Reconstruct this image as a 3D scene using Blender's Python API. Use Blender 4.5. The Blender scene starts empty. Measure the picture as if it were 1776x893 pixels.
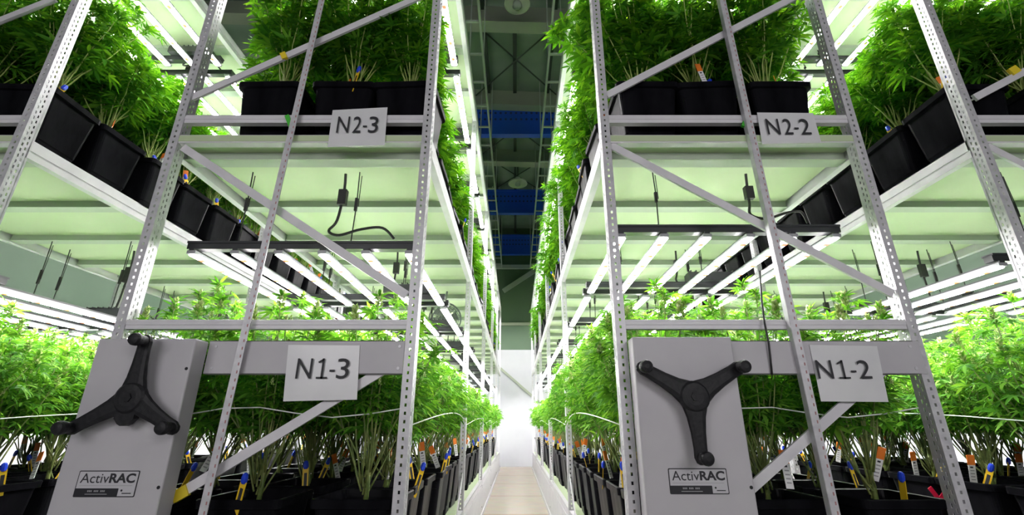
import bpy, math, random
import numpy as np
from mathutils import Vector, Matrix, Euler

S = bpy.context.scene
COL = S.collection
H = 1.0                       # eye height above the floor
F_PX, PITCH = 808.0, math.radians(19.84)
U0 = 895.0                    # vanishing column of the aisle

# ------------------------------------------------------------------ camera, world, light, exposure
cam_d = bpy.data.cameras.new('camera')
cam = bpy.data.objects.new('camera', cam_d); COL.objects.link(cam)
cam_d.sensor_width = 36.0
cam_d.lens = F_PX / 1776 * 36.0
cam_d.shift_x = -(U0 - 888.0) / 1776
cam_d.clip_start = 0.05
cam.location = (0, 0, H)
cam.rotation_euler = (math.pi/2 + PITCH, 0, 0)
S.camera = cam

w = bpy.data.worlds.new('world'); S.world = w
w.use_nodes = True
w.node_tree.nodes['Background'].inputs[0].default_value = (0.9, 1.0, 0.95, 1)
w.node_tree.nodes['Background'].inputs[1].default_value = 0.05

S.view_settings.view_transform = 'Standard'
S.view_settings.look = 'None'
S.view_settings.exposure = 0.0
S.view_settings.gamma = 1.0
S.view_settings.use_curve_mapping = False
S.cycles.caustics_reflective = False
S.cycles.caustics_refractive = False
S.cycles.max_bounces = 8
S.cycles.diffuse_bounces = 5
S.cycles.glossy_bounces = 3
S.cycles.transmission_bounces = 4
S.cycles.transparent_max_bounces = 8
S.cycles.sample_clamp_indirect = 6.0
LED = 84.0                    # radiance of the grow-light strips

def area(name, loc, rot, sx, sy, watts, col=(1, 0.97, 1.0)):
    d = bpy.data.lights.new(name, 'AREA'); d.shape = 'RECTANGLE'
    d.size, d.size_y, d.energy, d.color = sx, sy, watts, col
    o = bpy.data.objects.new(name, d); COL.objects.link(o)
    o.location, o.rotation_euler = loc, rot
    return o
# unseen fill lights, added behind the camera to brighten the rack fronts
for lx in (-2.2, 2.2): area('front_fill_light', (lx, -2.8, 2.3), (math.radians(84), 0, 0), 2.6, 1.2, 64)

# ------------------------------------------------------------------ helpers
def mat(name, col, rough=0.5, metal=0.0, spec=0.5):
    m = bpy.data.materials.new(name); m.use_nodes = True
    b = m.node_tree.nodes['Principled BSDF']
    b.inputs['Base Color'].default_value = (*col, 1)
    b.inputs['Roughness'].default_value = rough
    b.inputs['Metallic'].default_value = metal
    b.inputs['Specular IOR Level'].default_value = spec
    return m
def nodes(m): return m.node_tree.nodes, m.node_tree.links, m.node_tree.nodes['Principled BSDF']
def mottled(m, c1, c2, scale, detail=4, bump=0.0, coords='Object', stretch=(1, 1, 1), lo=0.35, hi=0.65, rough=None):
    N, L, b = nodes(m)
    tc = N.new('ShaderNodeTexCoord'); mp = N.new('ShaderNodeMapping'); nz = N.new('ShaderNodeTexNoise'); cr = N.new('ShaderNodeValToRGB')
    mp.inputs['Scale'].default_value = stretch
    nz.inputs['Scale'].default_value = scale; nz.inputs['Detail'].default_value = detail
    cr.color_ramp.elements[0].position, cr.color_ramp.elements[1].position = lo, hi
    cr.color_ramp.elements[0].color = (*c1, 1); cr.color_ramp.elements[1].color = (*c2, 1)
    L.new(tc.outputs[coords], mp.inputs[0]); L.new(mp.outputs[0], nz.inputs['Vector'])
    L.new(nz.outputs['Fac'], cr.inputs[0]); L.new(cr.outputs[0], b.inputs['Base Color'])
    if bump:
        bp = N.new('ShaderNodeBump'); bp.inputs['Strength'].default_value = bump; bp.inputs['Distance'].default_value = 0.01
        L.new(nz.outputs['Fac'], bp.inputs['Height']); L.new(bp.outputs[0], b.inputs['Normal'])
    if rough:
        mr = N.new('ShaderNodeMapRange'); mr.inputs['To Min'].default_value, mr.inputs['To Max'].default_value = rough
        L.new(nz.outputs['Fac'], mr.inputs['Value']); L.new(mr.outputs[0], b.inputs['Roughness'])
    return m
def emis(name, col, strength):
    m = mat(name, (0.8, 0.8, 0.8), 0.6)
    b = m.node_tree.nodes['Principled BSDF']
    b.inputs['Emission Color'].default_value = (*col, 1); b.inputs['Emission Strength'].default_value = strength
    return m

M = {}
M['paint'] = mottled(mat('rack_paint', (0.6, 0.58, 0.61), 0.38), (0.65, 0.635, 0.67), (0.73, 0.715, 0.74), 9, rough=(0.3, 0.5))
M['galv'] = mottled(mat('galvanised_steel', (0.6, 0.6, 0.63), 0.36, 0.15), (0.52, 0.515, 0.545), (0.64, 0.63, 0.655), 30, rough=(0.28, 0.5))
M['box'] = mottled(mat('box_paint', (0.5, 0.48, 0.51), 0.45), (0.475, 0.46, 0.49), (0.53, 0.515, 0.54), 4, rough=(0.4, 0.55))
M['deck'] = mottled(mat('shelf_pan', (0.52, 0.62, 0.39), 0.4), (0.505, 0.605, 0.375), (0.54, 0.64, 0.41), 3, rough=(0.3, 0.55))  # off-white pan, tinted with the green light bounced up by the plants
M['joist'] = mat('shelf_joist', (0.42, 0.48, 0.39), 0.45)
M['rail'] = mat('dark_rail', (0.025, 0.027, 0.03), 0.35)
M['alu'] = mat('bar_aluminium', (0.3, 0.3, 0.32), 0.5, 0.2)
M['led'] = emis('led_strip', (1.0, 0.955, 0.975), LED)
M['ledred'] = emis('led_red', (1.0, 0.2, 0.1), 1.2)
M['black'] = mottled(mat('black_plastic', (0.012, 0.012, 0.014), 0.5, spec=0.25), (0.01, 0.01, 0.012), (0.018, 0.018, 0.02), 60, bump=0.15)
M['cable'] = mat('black_cable', (0.012, 0.012, 0.012), 0.5)
M['pot'] = mottled(mat('pot_plastic', (0.008, 0.008, 0.01), 0.2, spec=0.5), (0.003, 0.003, 0.004), (0.008, 0.008, 0.01), 11, bump=0.35, stretch=(1, 1, 0.35), rough=(0.22, 0.42))
M['pot'].node_tree.nodes['Principled BSDF'].inputs['IOR'].default_value = 1.07; M['pot'].node_tree.nodes['Principled BSDF'].inputs['Coat IOR'].default_value = 1.25; M['pot'].node_tree.nodes['Principled BSDF'].inputs['Coat Weight'].default_value = 0.1; M['pot'].node_tree.nodes['Principled BSDF'].inputs['Coat Roughness'].default_value = 0.14
M['soil'] = mottled(mat('potting_soil', (0.03, 0.022, 0.015), 0.95), (0.015, 0.011, 0.008), (0.06, 0.045, 0.03), 70, bump=0.8)
M['yellow'] = mat('yellow_tag', (0.85, 0.55, 0.02), 0.5)
M['blue'] = mat('blue_clip', (0.01, 0.05, 0.6), 0.4)
M['orange'] = mat('orange_label', (0.8, 0.2, 0.02), 0.5)
M['white'] = mat('white_label', (0.8, 0.8, 0.8), 0.5)
M['red'] = mat('red_tape', (0.75, 0.01, 0.06), 0.5)
M['greentape'] = mat('green_tape', (0.06, 0.5, 0.04), 0.5)
M['yellowtape'] = mat('yellow_tape', (0.8, 0.62, 0.03), 0.5)
M['string'] = mat('white_string', (0.75, 0.77, 0.75), 0.7)
M['ink'] = mat('ink', (0.02, 0.02, 0.025), 0.6)
M['strip'] = mat('sticker_black', (0.01, 0.01, 0.015), 0.5)
M['grey_ink'] = mat('grey_ink', (0.35, 0.35, 0.36), 0.6)
M['redink'] = mat('faded_red_ink', (0.42, 0.2, 0.2), 0.6)
M['sticker'] = mat('sticker_white', (0.56, 0.55, 0.58), 0.4)
M['paper'] = mottled(mat('laminated_paper', (0.66, 0.66, 0.68), 0.3), (0.68, 0.68, 0.70), (0.74, 0.74, 0.75), 6)
M['fan'] = mat('fan_grey', (0.22, 0.24, 0.24), 0.5)
M['wallw'] = mottled(mat('white_wall_panel', (0.8, 0.8, 0.8), 0.5), (0.47, 0.48, 0.52), (0.52, 0.53, 0.56), 1.5)
M['wallg'] = mottled(mat('green_grey_wall', (0.04, 0.075, 0.045), 0.6), (0.037, 0.07, 0.042), (0.045, 0.082, 0.05), 1.2)
M['wallb'] = mottled(mat('green_wall', (0.09, 0.15, 0.095), 0.6), (0.085, 0.142, 0.09), (0.1, 0.16, 0.1), 1.2)
M['wallf'] = mottled(mat('grey_wall', (0.2, 0.2, 0.2), 0.7), (0.18, 0.18, 0.18), (0.22, 0.22, 0.22), 1.2)
M['roofmat'] = mottled(mat('roof_sheet', (0.2, 0.27, 0.22), 0.6), (0.17, 0.24, 0.19), (0.24, 0.31, 0.26), 1.4)
M['roofbeam'] = mat('roof_beam', (0.3, 0.33, 0.26), 0.6)
M['purlin'] = mat('dark_purlin', (0.03, 0.04, 0.035), 0.6)
M['tray'] = mat('tray_steel', (0.45, 0.5, 0.45), 0.5)
M['bluegirder'] = mat('blue_girder', (0.01, 0.08, 0.6), 0.45)
M['bluedark'] = mat('blue_girder_hole', (0.005, 0.02, 0.12), 0.6)
M['dome'] = mat('lamp_dome', (0.62, 0.66, 0.55), 0.5)
M['floor'] = mottled(mat('concrete_floor', (0.3, 0.3, 0.3), 0.45), (0.25, 0.25, 0.25), (0.33, 0.33, 0.33), 2, rough=(0.25, 0.45))

# leaves: varied greens, light passes through the blade
def leaf_mat(name, c_dark, c_mid, c_light, trans=0.35):
    m = mat(name, c_mid, 0.55, spec=0.15); N, L, b = nodes(m)
    g = N.new('ShaderNodeNewGeometry'); cr = N.new('ShaderNodeValToRGB'); e = cr.color_ramp.elements
    e[0].color = (*c_dark, 1); e[1].color = (*c_light, 1); e[1].position = 1.0
    k = e.new(0.55); k.color = (*c_mid, 1)
    L.new(g.outputs['Random Per Island'], cr.inputs[0]); L.new(cr.outputs[0], b.inputs['Base Color'])
    t = N.new('ShaderNodeBsdfTranslucent'); mx = N.new('ShaderNodeMixShader'); mx.inputs[0].default_value = trans
    hs = N.new('ShaderNodeHueSaturation'); hs.inputs['Hue'].default_value = 0.485; hs.inputs['Value'].default_value = 1.35; hs.inputs['Saturation'].default_value = 1.05
    L.new(cr.outputs[0], hs.inputs['Color']); L.new(hs.outputs[0], t.inputs['Color'])
    out = N['Material Output']
    L.new(b.outputs[0], mx.inputs[1]); L.new(t.outputs[0], mx.inputs[2]); L.new(mx.outputs[0], out.inputs['Surface'])
    return m
M['leaf'] = leaf_mat('leaf_veg', (0.032, 0.14, 0.010), (0.07, 0.27, 0.018), (0.17, 0.42, 0.03), 0.4)
M['leafb'] = leaf_mat('leaf_flowering', (0.038, 0.15, 0.015), (0.09, 0.29, 0.025), (0.22, 0.46, 0.055), 0.4)
M['bud'] = leaf_mat('flower_bud', (0.26, 0.40, 0.09), (0.42, 0.55, 0.18), (0.62, 0.68, 0.36), 0.25)
M['stemv'] = mottled(mat('pale_green_stem', (0.3, 0.4, 0.1), 0.55), (0.22, 0.32, 0.06), (0.40, 0.46, 0.14), 20)
M['stem'] = mottled(mat('green_stem', (0.2, 0.28, 0.07), 0.55), (0.10, 0.16, 0.035), (0.26, 0.30, 0.09), 20)

# floor boards of the aisle
def decking():
    m = mat('aisle_boards', (0.55, 0.44, 0.34), 0.4); N, L, b = nodes(m)
    tc = N.new('ShaderNodeTexCoord'); mp = N.new('ShaderNodeMapping'); br = N.new('ShaderNodeTexBrick')
    mp.inputs['Rotation'].default_value = (0, 0, 0); mp.inputs['Location'].default_value = (3.0, -0.05, 0)
    br.offset = 0.0
    br.inputs['Color1'].default_value = (0.62, 0.54, 0.47, 1); br.inputs['Color2'].default_value = (0.57, 0.50, 0.43, 1)
    br.inputs['Mortar'].default_value = (0.30, 0.13, 0.04, 1); br.inputs['Scale'].default_value = 1.0
    br.inputs['Mortar Size'].default_value = 0.016; br.inputs['Brick Width'].default_value = 6.0; br.inputs['Row Height'].default_value = 1.55
    nz = N.new('ShaderNodeTexNoise'); nz.inputs['Scale'].default_value = 6; nz.inputs['Detail'].default_value = 6
    mx = N.new('ShaderNodeMixRGB'); mx.blend_type = 'MULTIPLY'; mx.inputs[0].default_value = 0.35
    L.new(tc.outputs['Object'], mp.inputs[0]); L.new(mp.outputs[0], br.inputs['Vector']); L.new(mp.outputs[0], nz.inputs['Vector'])
    L.new(br.outputs['Color'], mx.inputs[1]); L.new(nz.outputs['Color'], mx.inputs[2]); L.new(mx.outputs[0], b.inputs['Base Color'])
    return m
M['boards'] = decking()

class MB:
    def __init__(s): s.v, s.f, s.m, s.mats = [], [], [], []
    def mi(s, m):
        if m not in s.mats: s.mats.append(m)
        return s.mats.index(m)
    def add(s, vs, fs, m):
        k, n = s.mi(m), len(s.v)
        s.v += [tuple(p) for p in vs]; s.f += [tuple(i+n for i in f) for f in fs]; s.m += [k]*len(fs)
    def box(s, a, b, m):
        x0, y0, z0 = a; x1, y1, z1 = b
        s.add([(x0,y0,z0),(x1,y0,z0),(x1,y1,z0),(x0,y1,z0),(x0,y0,z1),(x1,y0,z1),(x1,y1,z1),(x0,y1,z1)],
              [(0,3,2,1),(4,5,6,7),(0,1,5,4),(1,2,6,5),(2,3,7,6),(3,0,4,7)], m)
    def bar(s, p, q, w, t, m, up=(0, 1, 0)):
        # rectangular bar from p to q; t measured along `up`, w across
        p, q = Vector(p), Vector(q); d = (q-p).normalized(); u = Vector(up); u = (u - d*u.dot(d)).normalized(); r = d.cross(u)
        vs = [c + r*(i*w/2) + u*(j*t/2) for c in (p, q) for i, j in ((-1,-1),(1,-1),(1,1),(-1,1))]
        s.add(vs, [(0,1,2,3),(7,6,5,4),(0,4,5,1),(1,5,6,2),(2,6,7,3),(3,7,4,0)], m)
    def tube(s, pts, r, m, n=6, r1=None):
        pts = [Vector(p) for p in pts]; r1 = r if r1 is None else r1; k = len(pts); vs = []; u = None
        for i, p in enumerate(pts):
            d = (pts[min(i+1, k-1)] - pts[max(i-1, 0)]).normalized()
            if u is None: u = d.orthogonal().normalized()
            else:
                u = u - d*u.dot(d)
                u = u.normalized() if u.length > 1e-6 else d.orthogonal().normalized()
            v = d.cross(u); rr = r + (r1-r)*i/max(1, k-1)
            vs += [p + (u*math.cos(2*math.pi*j/n) + v*math.sin(2*math.pi*j/n))*rr for j in range(n)]
        fs = [(i*n+j, i*n+(j+1)%n, (i+1)*n+(j+1)%n, (i+1)*n+j) for i in range(k-1) for j in range(n)]
        fs += [tuple(range(n-1, -1, -1)), tuple(range((k-1)*n, k*n))]
        s.add(vs, fs, m)
    def loft(s, rings, m, cap0=True, cap1=True):
        n = len(rings[0]); vs = [p for r in rings for p in r]
        fs = [(i*n+j, i*n+(j+1)%n, (i+1)*n+(j+1)%n, (i+1)*n+j) for i in range(len(rings)-1) for j in range(n)]
        if cap0: fs.append(tuple(range(n-1, -1, -1)))
        if cap1: fs.append(tuple(range((len(rings)-1)*n, len(rings)*n)))
        s.add(vs, fs, m)
    def lathe(s, prof, m, n=24, axis='z', c=(0, 0, 0)):
        rings = []
        for r, h in prof:
            ring = []
            for j in range(n):
                a = 2*math.pi*j/n; x, y = r*math.cos(a), r*math.sin(a)
                ring.append((c[0]+x, c[1]+y, c[2]+h) if axis == 'z' else (c[0]+x, c[1]-h, c[2]+y))
            rings.append(ring)
        s.loft(rings, m)
    def mesh(s, name, smooth=False):
        me = bpy.data.meshes.new(name); me.from_pydata(s.v, [], s.f)
        for m in s.mats: me.materials.append(m)
        me.polygons.foreach_set('material_index', s.m)
        if smooth: me.polygons.foreach_set('use_smooth', [True]*len(s.f))
        me.update(); return me
    def build(s, name, parent=None, loc=(0, 0, 0), smooth=False): return obj(name, s.mesh(name, smooth), parent, loc)

def obj(name, data, parent=None, loc=(0, 0, 0), rot=(0, 0, 0)):
    o = bpy.data.objects.new(name, data); COL.objects.link(o)
    o.parent = parent; o.location = loc; o.rotation_euler = rot
    return o
def tag(o, label, cat, group=None):
    o['label'] = label; o['category'] = cat
    if group: o['group'] = group
    return o
def thing(name, label, cat, loc=(0, 0, 0), group=None):
    return tag(obj(name, None, None, loc), label, cat, group)
def struct(name, mb, loc=(0, 0, 0)):
    o = mb.build(name, None, loc); o['kind'] = 'structure'; return o
def bevel(o, w, seg=2):
    b = o.modifiers.new('bevel', 'BEVEL'); b.width = w; b.segments = seg; b.limit_method = 'ANGLE'; return o
def at(u, v, Y):
    # the place on the vertical plane at distance Y that a spot of the photograph shows (world x, z)
    dv = 446.5 - v; c, s = math.cos(PITCH), math.sin(PITCH)
    den = F_PX*c - dv*s
    return (u-U0)/den*Y, H + (F_PX*s + dv*c)/den*Y
def text_geo(txt, size, shear=0.0, bold=0.0, space=1.0):
    cu = bpy.data.curves.new('lettering', 'FONT'); cu.body = txt; cu.size = size; cu.shear = shear; cu.offset = bold
    cu.space_character = space; cu.resolution_u = 4
    o = bpy.data.objects.new('lettering', cu); COL.objects.link(o)
    bpy.context.view_layer.update()
    me = bpy.data.meshes.new_from_object(o.evaluated_get(bpy.context.evaluated_depsgraph_get()))
    vs = [tuple(v.co) for v in me.vertices]; fs = [tuple(p.vertices) for p in me.polygons]
    bpy.data.objects.remove(o); bpy.data.curves.remove(cu); bpy.data.meshes.remove(me)
    xs = [v[0] for v in vs]; ys = [v[1] for v in vs]
    return vs, fs, (min(xs), max(xs), min(ys), max(ys))
def put_text(mb, txt, x0, x1, z0, z1, y, m, **kw):
    # fits flat lettering into the box x0..x1, z0..z1 on a plane facing -Y
    vs, fs, (a, b, c, d) = text_geo(txt, 0.1, **kw)
    mb.add([(x0 + (vx-a)/(b-a)*(x1-x0), y, z0 + (vy-c)/(d-c)*(z1-z0)) for vx, vy, _ in vs], fs, m)

# ------------------------------------------------------------------ the setting
YB, YF, XW, ZC = 13.05, -3.0, 5.0, 6.65
mb = MB(); mb.box((-XW, YF, -0.1), (XW, YB, 0.0), M['floor']); struct('floor', mb)
mb = MB(); mb.box((-0.395, YF, 0.0), (0.395, YB, 0.006), M['boards']); struct('floor_aisle', mb)
mb = MB(); mb.box((-XW, YF, ZC), (XW, YB, ZC+0.1), M['roofmat']); struct('ceiling', mb)
for nm, sx in (('wall_left', -1), ('wall_right', 1)):
    mb = MB(); a, b = sorted((sx*XW, sx*(XW+0.1)))
    mb.box((a, YF, 0), (b, YB, 1.1), M['wallw']); mb.box((a, YF, 1.1), (b, YB, ZC), M['wallg']); struct(nm, mb)
mb = MB()
mb.box((-XW, YB, 0), (XW, YB+0.1, 2.98), M['wallw']); mb.box((-XW, YB, 2.98), (XW, YB+0.1, ZC), M['wallb'])
struct('wall_back', mb)
mb = MB(); mb.box((-XW, YF-0.1, 0), (XW, YF, ZC), M['wallf']); struct('wall_front', mb)
mb = MB(); mb.box((-XW, YB-0.06, 3.66), (XW, YB, 3.74), M['roofbeam']); struct('trim_1', mb)
mb = MB()
x0, z0 = at(873, 643, YB-0.02); x1, z1 = at(922, 686, YB-0.02)
mb.bar((x0-1, YB-0.02, z0+(z0-z1)*1/(x1-x0)), (x1+1, YB-0.02, z1-(z0-z1)*1/(x1-x0)), 0.06, 0.04, M['roofbeam']); struct('slanted_bar', mb)  # thin bar slanting down to the right across the white lower wall
mb = MB()
x0, z0 = at(873, 505, YB-0.02); x1, z1 = at(922, 473, YB-0.02)
mb.bar((x0, YB-0.03, z0), (x1+1.2, YB-0.03, z1+1.2*(z1-z0)/(x1-x0)), 0.13, 0.06, M['tray'])
mb.box((-XW, YB-0.06, z1+0.12), (XW, YB, z1+0.24), M['tray']); struct('trim_3', mb)

# roof steel
ords = ['first', 'second', 'third', 'fourth', 'fifth', 'sixth', 'seventh', 'eighth', 'ninth', 'tenth', 'eleventh', 'twelfth', 'thirteenth',
        'fourteenth', 'fifteenth', 'sixteenth', 'seventeenth', 'eighteenth', 'nineteenth', 'twentieth', 'twenty-first', 'twenty-second',
        'twenty-third', 'twenty-fourth', 'twenty-fifth', 'twenty-sixth', 'twenty-seventh', 'twenty-eighth', 'twenty-ninth', 'thirtieth']
for i, (y, sl) in enumerate(((5.0, 0.05), (6.75, 0.06), (8.6, 0.05), (10.4, 0.04))):
    mb = MB()
    mb.bar((-XW, y, ZC-0.28+sl*4), (XW, y, ZC-0.28-sl*4), 0.34, 0.06, M['roofbeam'])
    mb.bar((-XW, y, ZC-0.44+sl*4), (XW, y, ZC-0.44-sl*4), 0.03, 0.2, M['roofbeam'])
    o = mb.build('roof_beam'); o['kind'] = 'structure'
for i, x in enumerate((-0.95, -0.48, -0.02, 0.55, 1.0)):
    mb = MB(); mb.box((x-0.03, 3.2, ZC-0.16), (x+0.03, YB, ZC), M['purlin']); o = mb.build('roof_purlin'); o['kind'] = 'structure'
for y0, y1 in ((5.05, 6.7), (6.8, 8.55), (8.65, 10.35)):
    mb = MB()
    mb.tube([(-0.7, y0, ZC-0.2), (0.7, y1, ZC-0.2)], 0.012, M['purlin']); mb.tube([(0.7, y0, ZC-0.22), (-0.7, y1, ZC-0.22)], 0.012, M['purlin'])
    o = mb.build('roof_brace'); o['kind'] = 'structure'
bl = ['deep blue roof girder nearest to the front, high over the aisle', 'blue roof girder behind the second round ceiling lamp, over the aisle',
      'blue roof girder farthest back, above the end wall of the aisle']
for y, l in zip((6.85, 10.0, 12.8), bl):
    g = thing('roof_girder', l, 'girder', (0, y, H+4.72), 'blue roof girders'); mb = MB()
    mb.box((-XW, -0.03, 0), (XW, 0.03, 0.58), M['bluegirder'])
    mb.box((-XW, -0.06, -0.02), (XW, 0.06, 0.02), M['bluegirder']); mb.box((-XW, -0.06, 0.56), (XW, 0.06, 0.6), M['bluegirder'])
    for r in (0.3, 0.43):
        for k in range(-12, 13): mb.lathe([(0.022, -0.002), (0.022, 0.034)], M['bluedark'], 10, 'y', (k*0.09, 0, r))
    mb.build('web', g)
    t = MB(); t.box((-XW, -0.02, 0.6), (XW, 0.02, 0.62), M['purlin']); t.build('top_rail', g)
for sx in (-1, 1):
    t = thing('cable_tray', 'long ladder cable tray hung above the rack signed N2-%d' % (3 if sx < 0 else 2), 'cable tray', (sx*0.5, 7.6, H+4.35), 'ladder cable trays')
    for k in (-1, 1):
        mb = MB(); mb.box((k*0.09-0.012, -5.2, -0.04), (k*0.09+0.012, 5.2, 0.04), M['tray']); mb.build('side_rail', t)
    for k in range(21):
        mb = MB(); mb.box((-0.09, -5.0+k*0.5-0.012, -0.012), (0.09, -5.0+k*0.5+0.012, 0.012), M['tray']); mb.build('rung', t)
    for k in range(6):
        for e in (-1, 1):
            mb = MB(); mb.tube([(e*0.09, -4.8+k*1.9, 0), (e*0.09, -4.8+k*1.9, ZC-H-4.35)], 0.008, M['tray']); mb.build('hanger', t)
for (u, v, y, l) in ((897, 4, 4.45, 'round white ceiling lamp at the top edge, over the aisle'), (898, 316, 8.9, 'round white ceiling lamp in front of the second blue girder')):
    x, z = at(u, v, y); sc_ = 0.75 if y < 6 else 0.95; t = thing('ceiling_lamp', l, 'ceiling lamp', (x, y, z), 'round ceiling lamps')
    mb = MB(); mb.lathe([(0.02, 0.14), (0.05, 0.12), (0.08, 0.07), (0.2, 0.0), (0.22, -0.04), (0.205, -0.045), (0.18, -0.02), (0.02, 0.0)], M['dome'], 28); mb.v = [tuple(c*sc_ for c in p) for p in mb.v]; mb.build('lamp_shade', t, smooth=True)
    mb = MB(); mb.lathe([(0.02, 0.02), (0.05, -0.02), (0.06, -0.07), (0.03, -0.1), (0.005, -0.105)], M['tray'], 16); mb.build('bulb', t, smooth=True)
    mb = MB(); mb.tube([(0, 0, 0.09), (0, 0, ZC-z)], 0.012, M['purlin']); mb.build('rod', t)

# ------------------------------------------------------------------ mobile racks
YP = 1.86                      # front face of the racks
BAY = 2.09; NB = 5
Z1, Z2, Z3 = H-0.60, H+1.285, H+2.97    # shelf surfaces
ZTOP = H+3.02
RACKS = {'N4': (-3.535, -2.315), 'N3': (-1.62, -0.40), 'N2': (0.40, 1.62), 'N1': (2.157, 3.377)}
YEND = YP + NB*BAY

def perforated(mb, o, ax, th, wd, z0, z1, rows, sw, sh, pitch, m):
    # a steel flange of width wd along ax with punched slots; th = thickness vector; slots are real openings
    o, ax, th = Vector(o), Vector(ax), Vector(th)
    def blk(a, b, za, zb):
        p = o + ax*a; q = o + ax*b + th
        mb.box((min(p.x, q.x), min(p.y, q.y), za), (max(p.x, q.x), max(p.y, q.y), zb), m)
    edges = [0.0]
    for c in rows: edges += [c-sw/2, c+sw/2]
    edges.append(wd)
    for i in range(0, len(edges), 2): blk(edges[i], edges[i+1], z0, z1)
    for r, c in enumerate(rows):
        z = z0; k = 0; off = (r % 2)*pitch/2
        while z < z1:
            b = min(z1, z0 + off + k*pitch + (pitch-sh))
            if b > z: blk(c-sw/2, c+sw/2, z, b)
            k += 1; z = z0 + off + k*pitch - 0.0
            if k == 1 and off: pass
def upright_mesh():
    mb = MB(); W, D, T = 0.042, 0.046, 0.003; z0, z1 = 0.12, ZTOP
    perforated(mb, (-W/2, 0, 0), (1, 0, 0), (0, T, 0), W, z0, z1, [W*0.5], 0.0085, 0.012, 0.03, M['galv'])
    for sx in (-1, 1):
        perforated(mb, (sx*W/2, T, 0), (0, 1, 0), (-sx*T, 0, 0), D, z0, z1, [0.012, 0.030], 0.007, 0.015, 0.03, M['galv'])
    for sx in (-1, 1): mb.box((sx*W/2-0.004*(sx > 0)-0.0*sx, D, z0), (sx*W/2+0.004*(sx < 0), D+0.012, z1), M['galv'])
    mb.box((-0.03, -0.004, z0-0.006), (0.03, D+0.012, z0), M['galv'])
    return mb.mesh('upright')
UP = upright_mesh()
def side_beam_mesh():
    # runs along a bay; outer face at x=0, body towards +x
    mb = MB(); L = BAY-0.06
    mb.box((0.0, 0, -0.052), (0.004, L, 0.0), M['paint']); mb.box((0, 0, -0.004), (0.035, L, 0.0), M['paint'])
    mb.box((0.004, 0, -0.056), (0.016, L, -0.052), M['paint'])
    mb.box((-0.002, 0, -0.090), (0.002, L, -0.060), M['paint']); mb.box((-0.002, 0, -0.092), (0.034, L, -0.089), M['paint'])
    mb.box((0.012, 0, -0.089), (0.016, L, -0.052), M['paint'])
    return mb.mesh('side_beam')
SB = side_beam_mesh()
def deck_mesh():
    mb = MB(); W = 1.22-0.05; L = BAY-0.004
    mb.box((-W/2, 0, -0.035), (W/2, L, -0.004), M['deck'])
    for k in range(4):
        y = 0.10 + k*0.52
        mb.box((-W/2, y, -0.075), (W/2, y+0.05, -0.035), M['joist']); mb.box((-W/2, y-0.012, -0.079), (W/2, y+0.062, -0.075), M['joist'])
    return mb.mesh('shelf_deck')
DK = deck_mesh()

def wheel(parent, yf, u, v, inverted, sgn):
    x, z = at(u, v, yf-0.045); y = yf-0.045
    mb = MB(); P = M['black']; R = 0.2
    mb.lathe([(0.02, -0.045), (0.03, -0.02), (0.05, -0.014), (0.056, 0.0), (0.054, 0.012), (0.046, 0.018), (0.03, 0.02), (0.005, 0.02)], P, 28, 'y', (x, y, z))
    mb.lathe([(0.016, 0.018), (0.016, 0.024), (0.004, 0.024)], P, 6, 'y', (x, y, z))
    for k in range(3):
        a = math.radians(90 + 120*k + (180 if inverted else 0)); d = Vector((math.cos(a), 0, math.sin(a))); n = Vector((-d.z, 0, d.x)); c = Vector((x, y, z))
        rings = []
        for s_, w_, t_, dy in ((0.03, 0.046, 0.014, 0.0), (0.07, 0.034, 0.013, -0.001), (0.12, 0.027, 0.011, -0.003), (0.17, 0.024, 0.010, -0.004), (0.2, 0.025, 0.010, -0.004), (0.217, 0.018, 0.009, -0.004), (0.223, 0.008, 0.007, -0.004)):
            p = c + d*s_ + Vector((0, dy, 0)); ring = []
            for q in range(10):
                b = 2*math.pi*q/10; cx = math.copysign(abs(math.cos(b))**0.6, math.cos(b)); cy = math.copysign(abs(math.sin(b))**0.6, math.sin(b))
                ring.append(p + n*(cx*w_) + Vector((0, cy*t_, 0)))
            rings.append(ring)
        mb.loft(rings, P)
        t = c + d*R
        mb.lathe([(0.018, 0.008), (0.019, 0.03), (0.023, 0.046), (0.023, 0.058), (0.019, 0.066), (0.008, 0.069)], P, 20, 'y', tuple(t))
    if not inverted:   # the latch tongue below the hub
        rings = [[(x+sx*w_, y+dy, z+h) for sx, dy in ((-1, -0.012), (1, -0.012), (1, 0.014), (-1, 0.014))] for h, w_ in ((-0.03, 0.036), (-0.07, 0.034), (-0.088, 0.018), (-0.094, 0.006))]
        mb.loft(rings[::-1], P)
    return mb.build('hand_wheel', parent, smooth=False)

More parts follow.
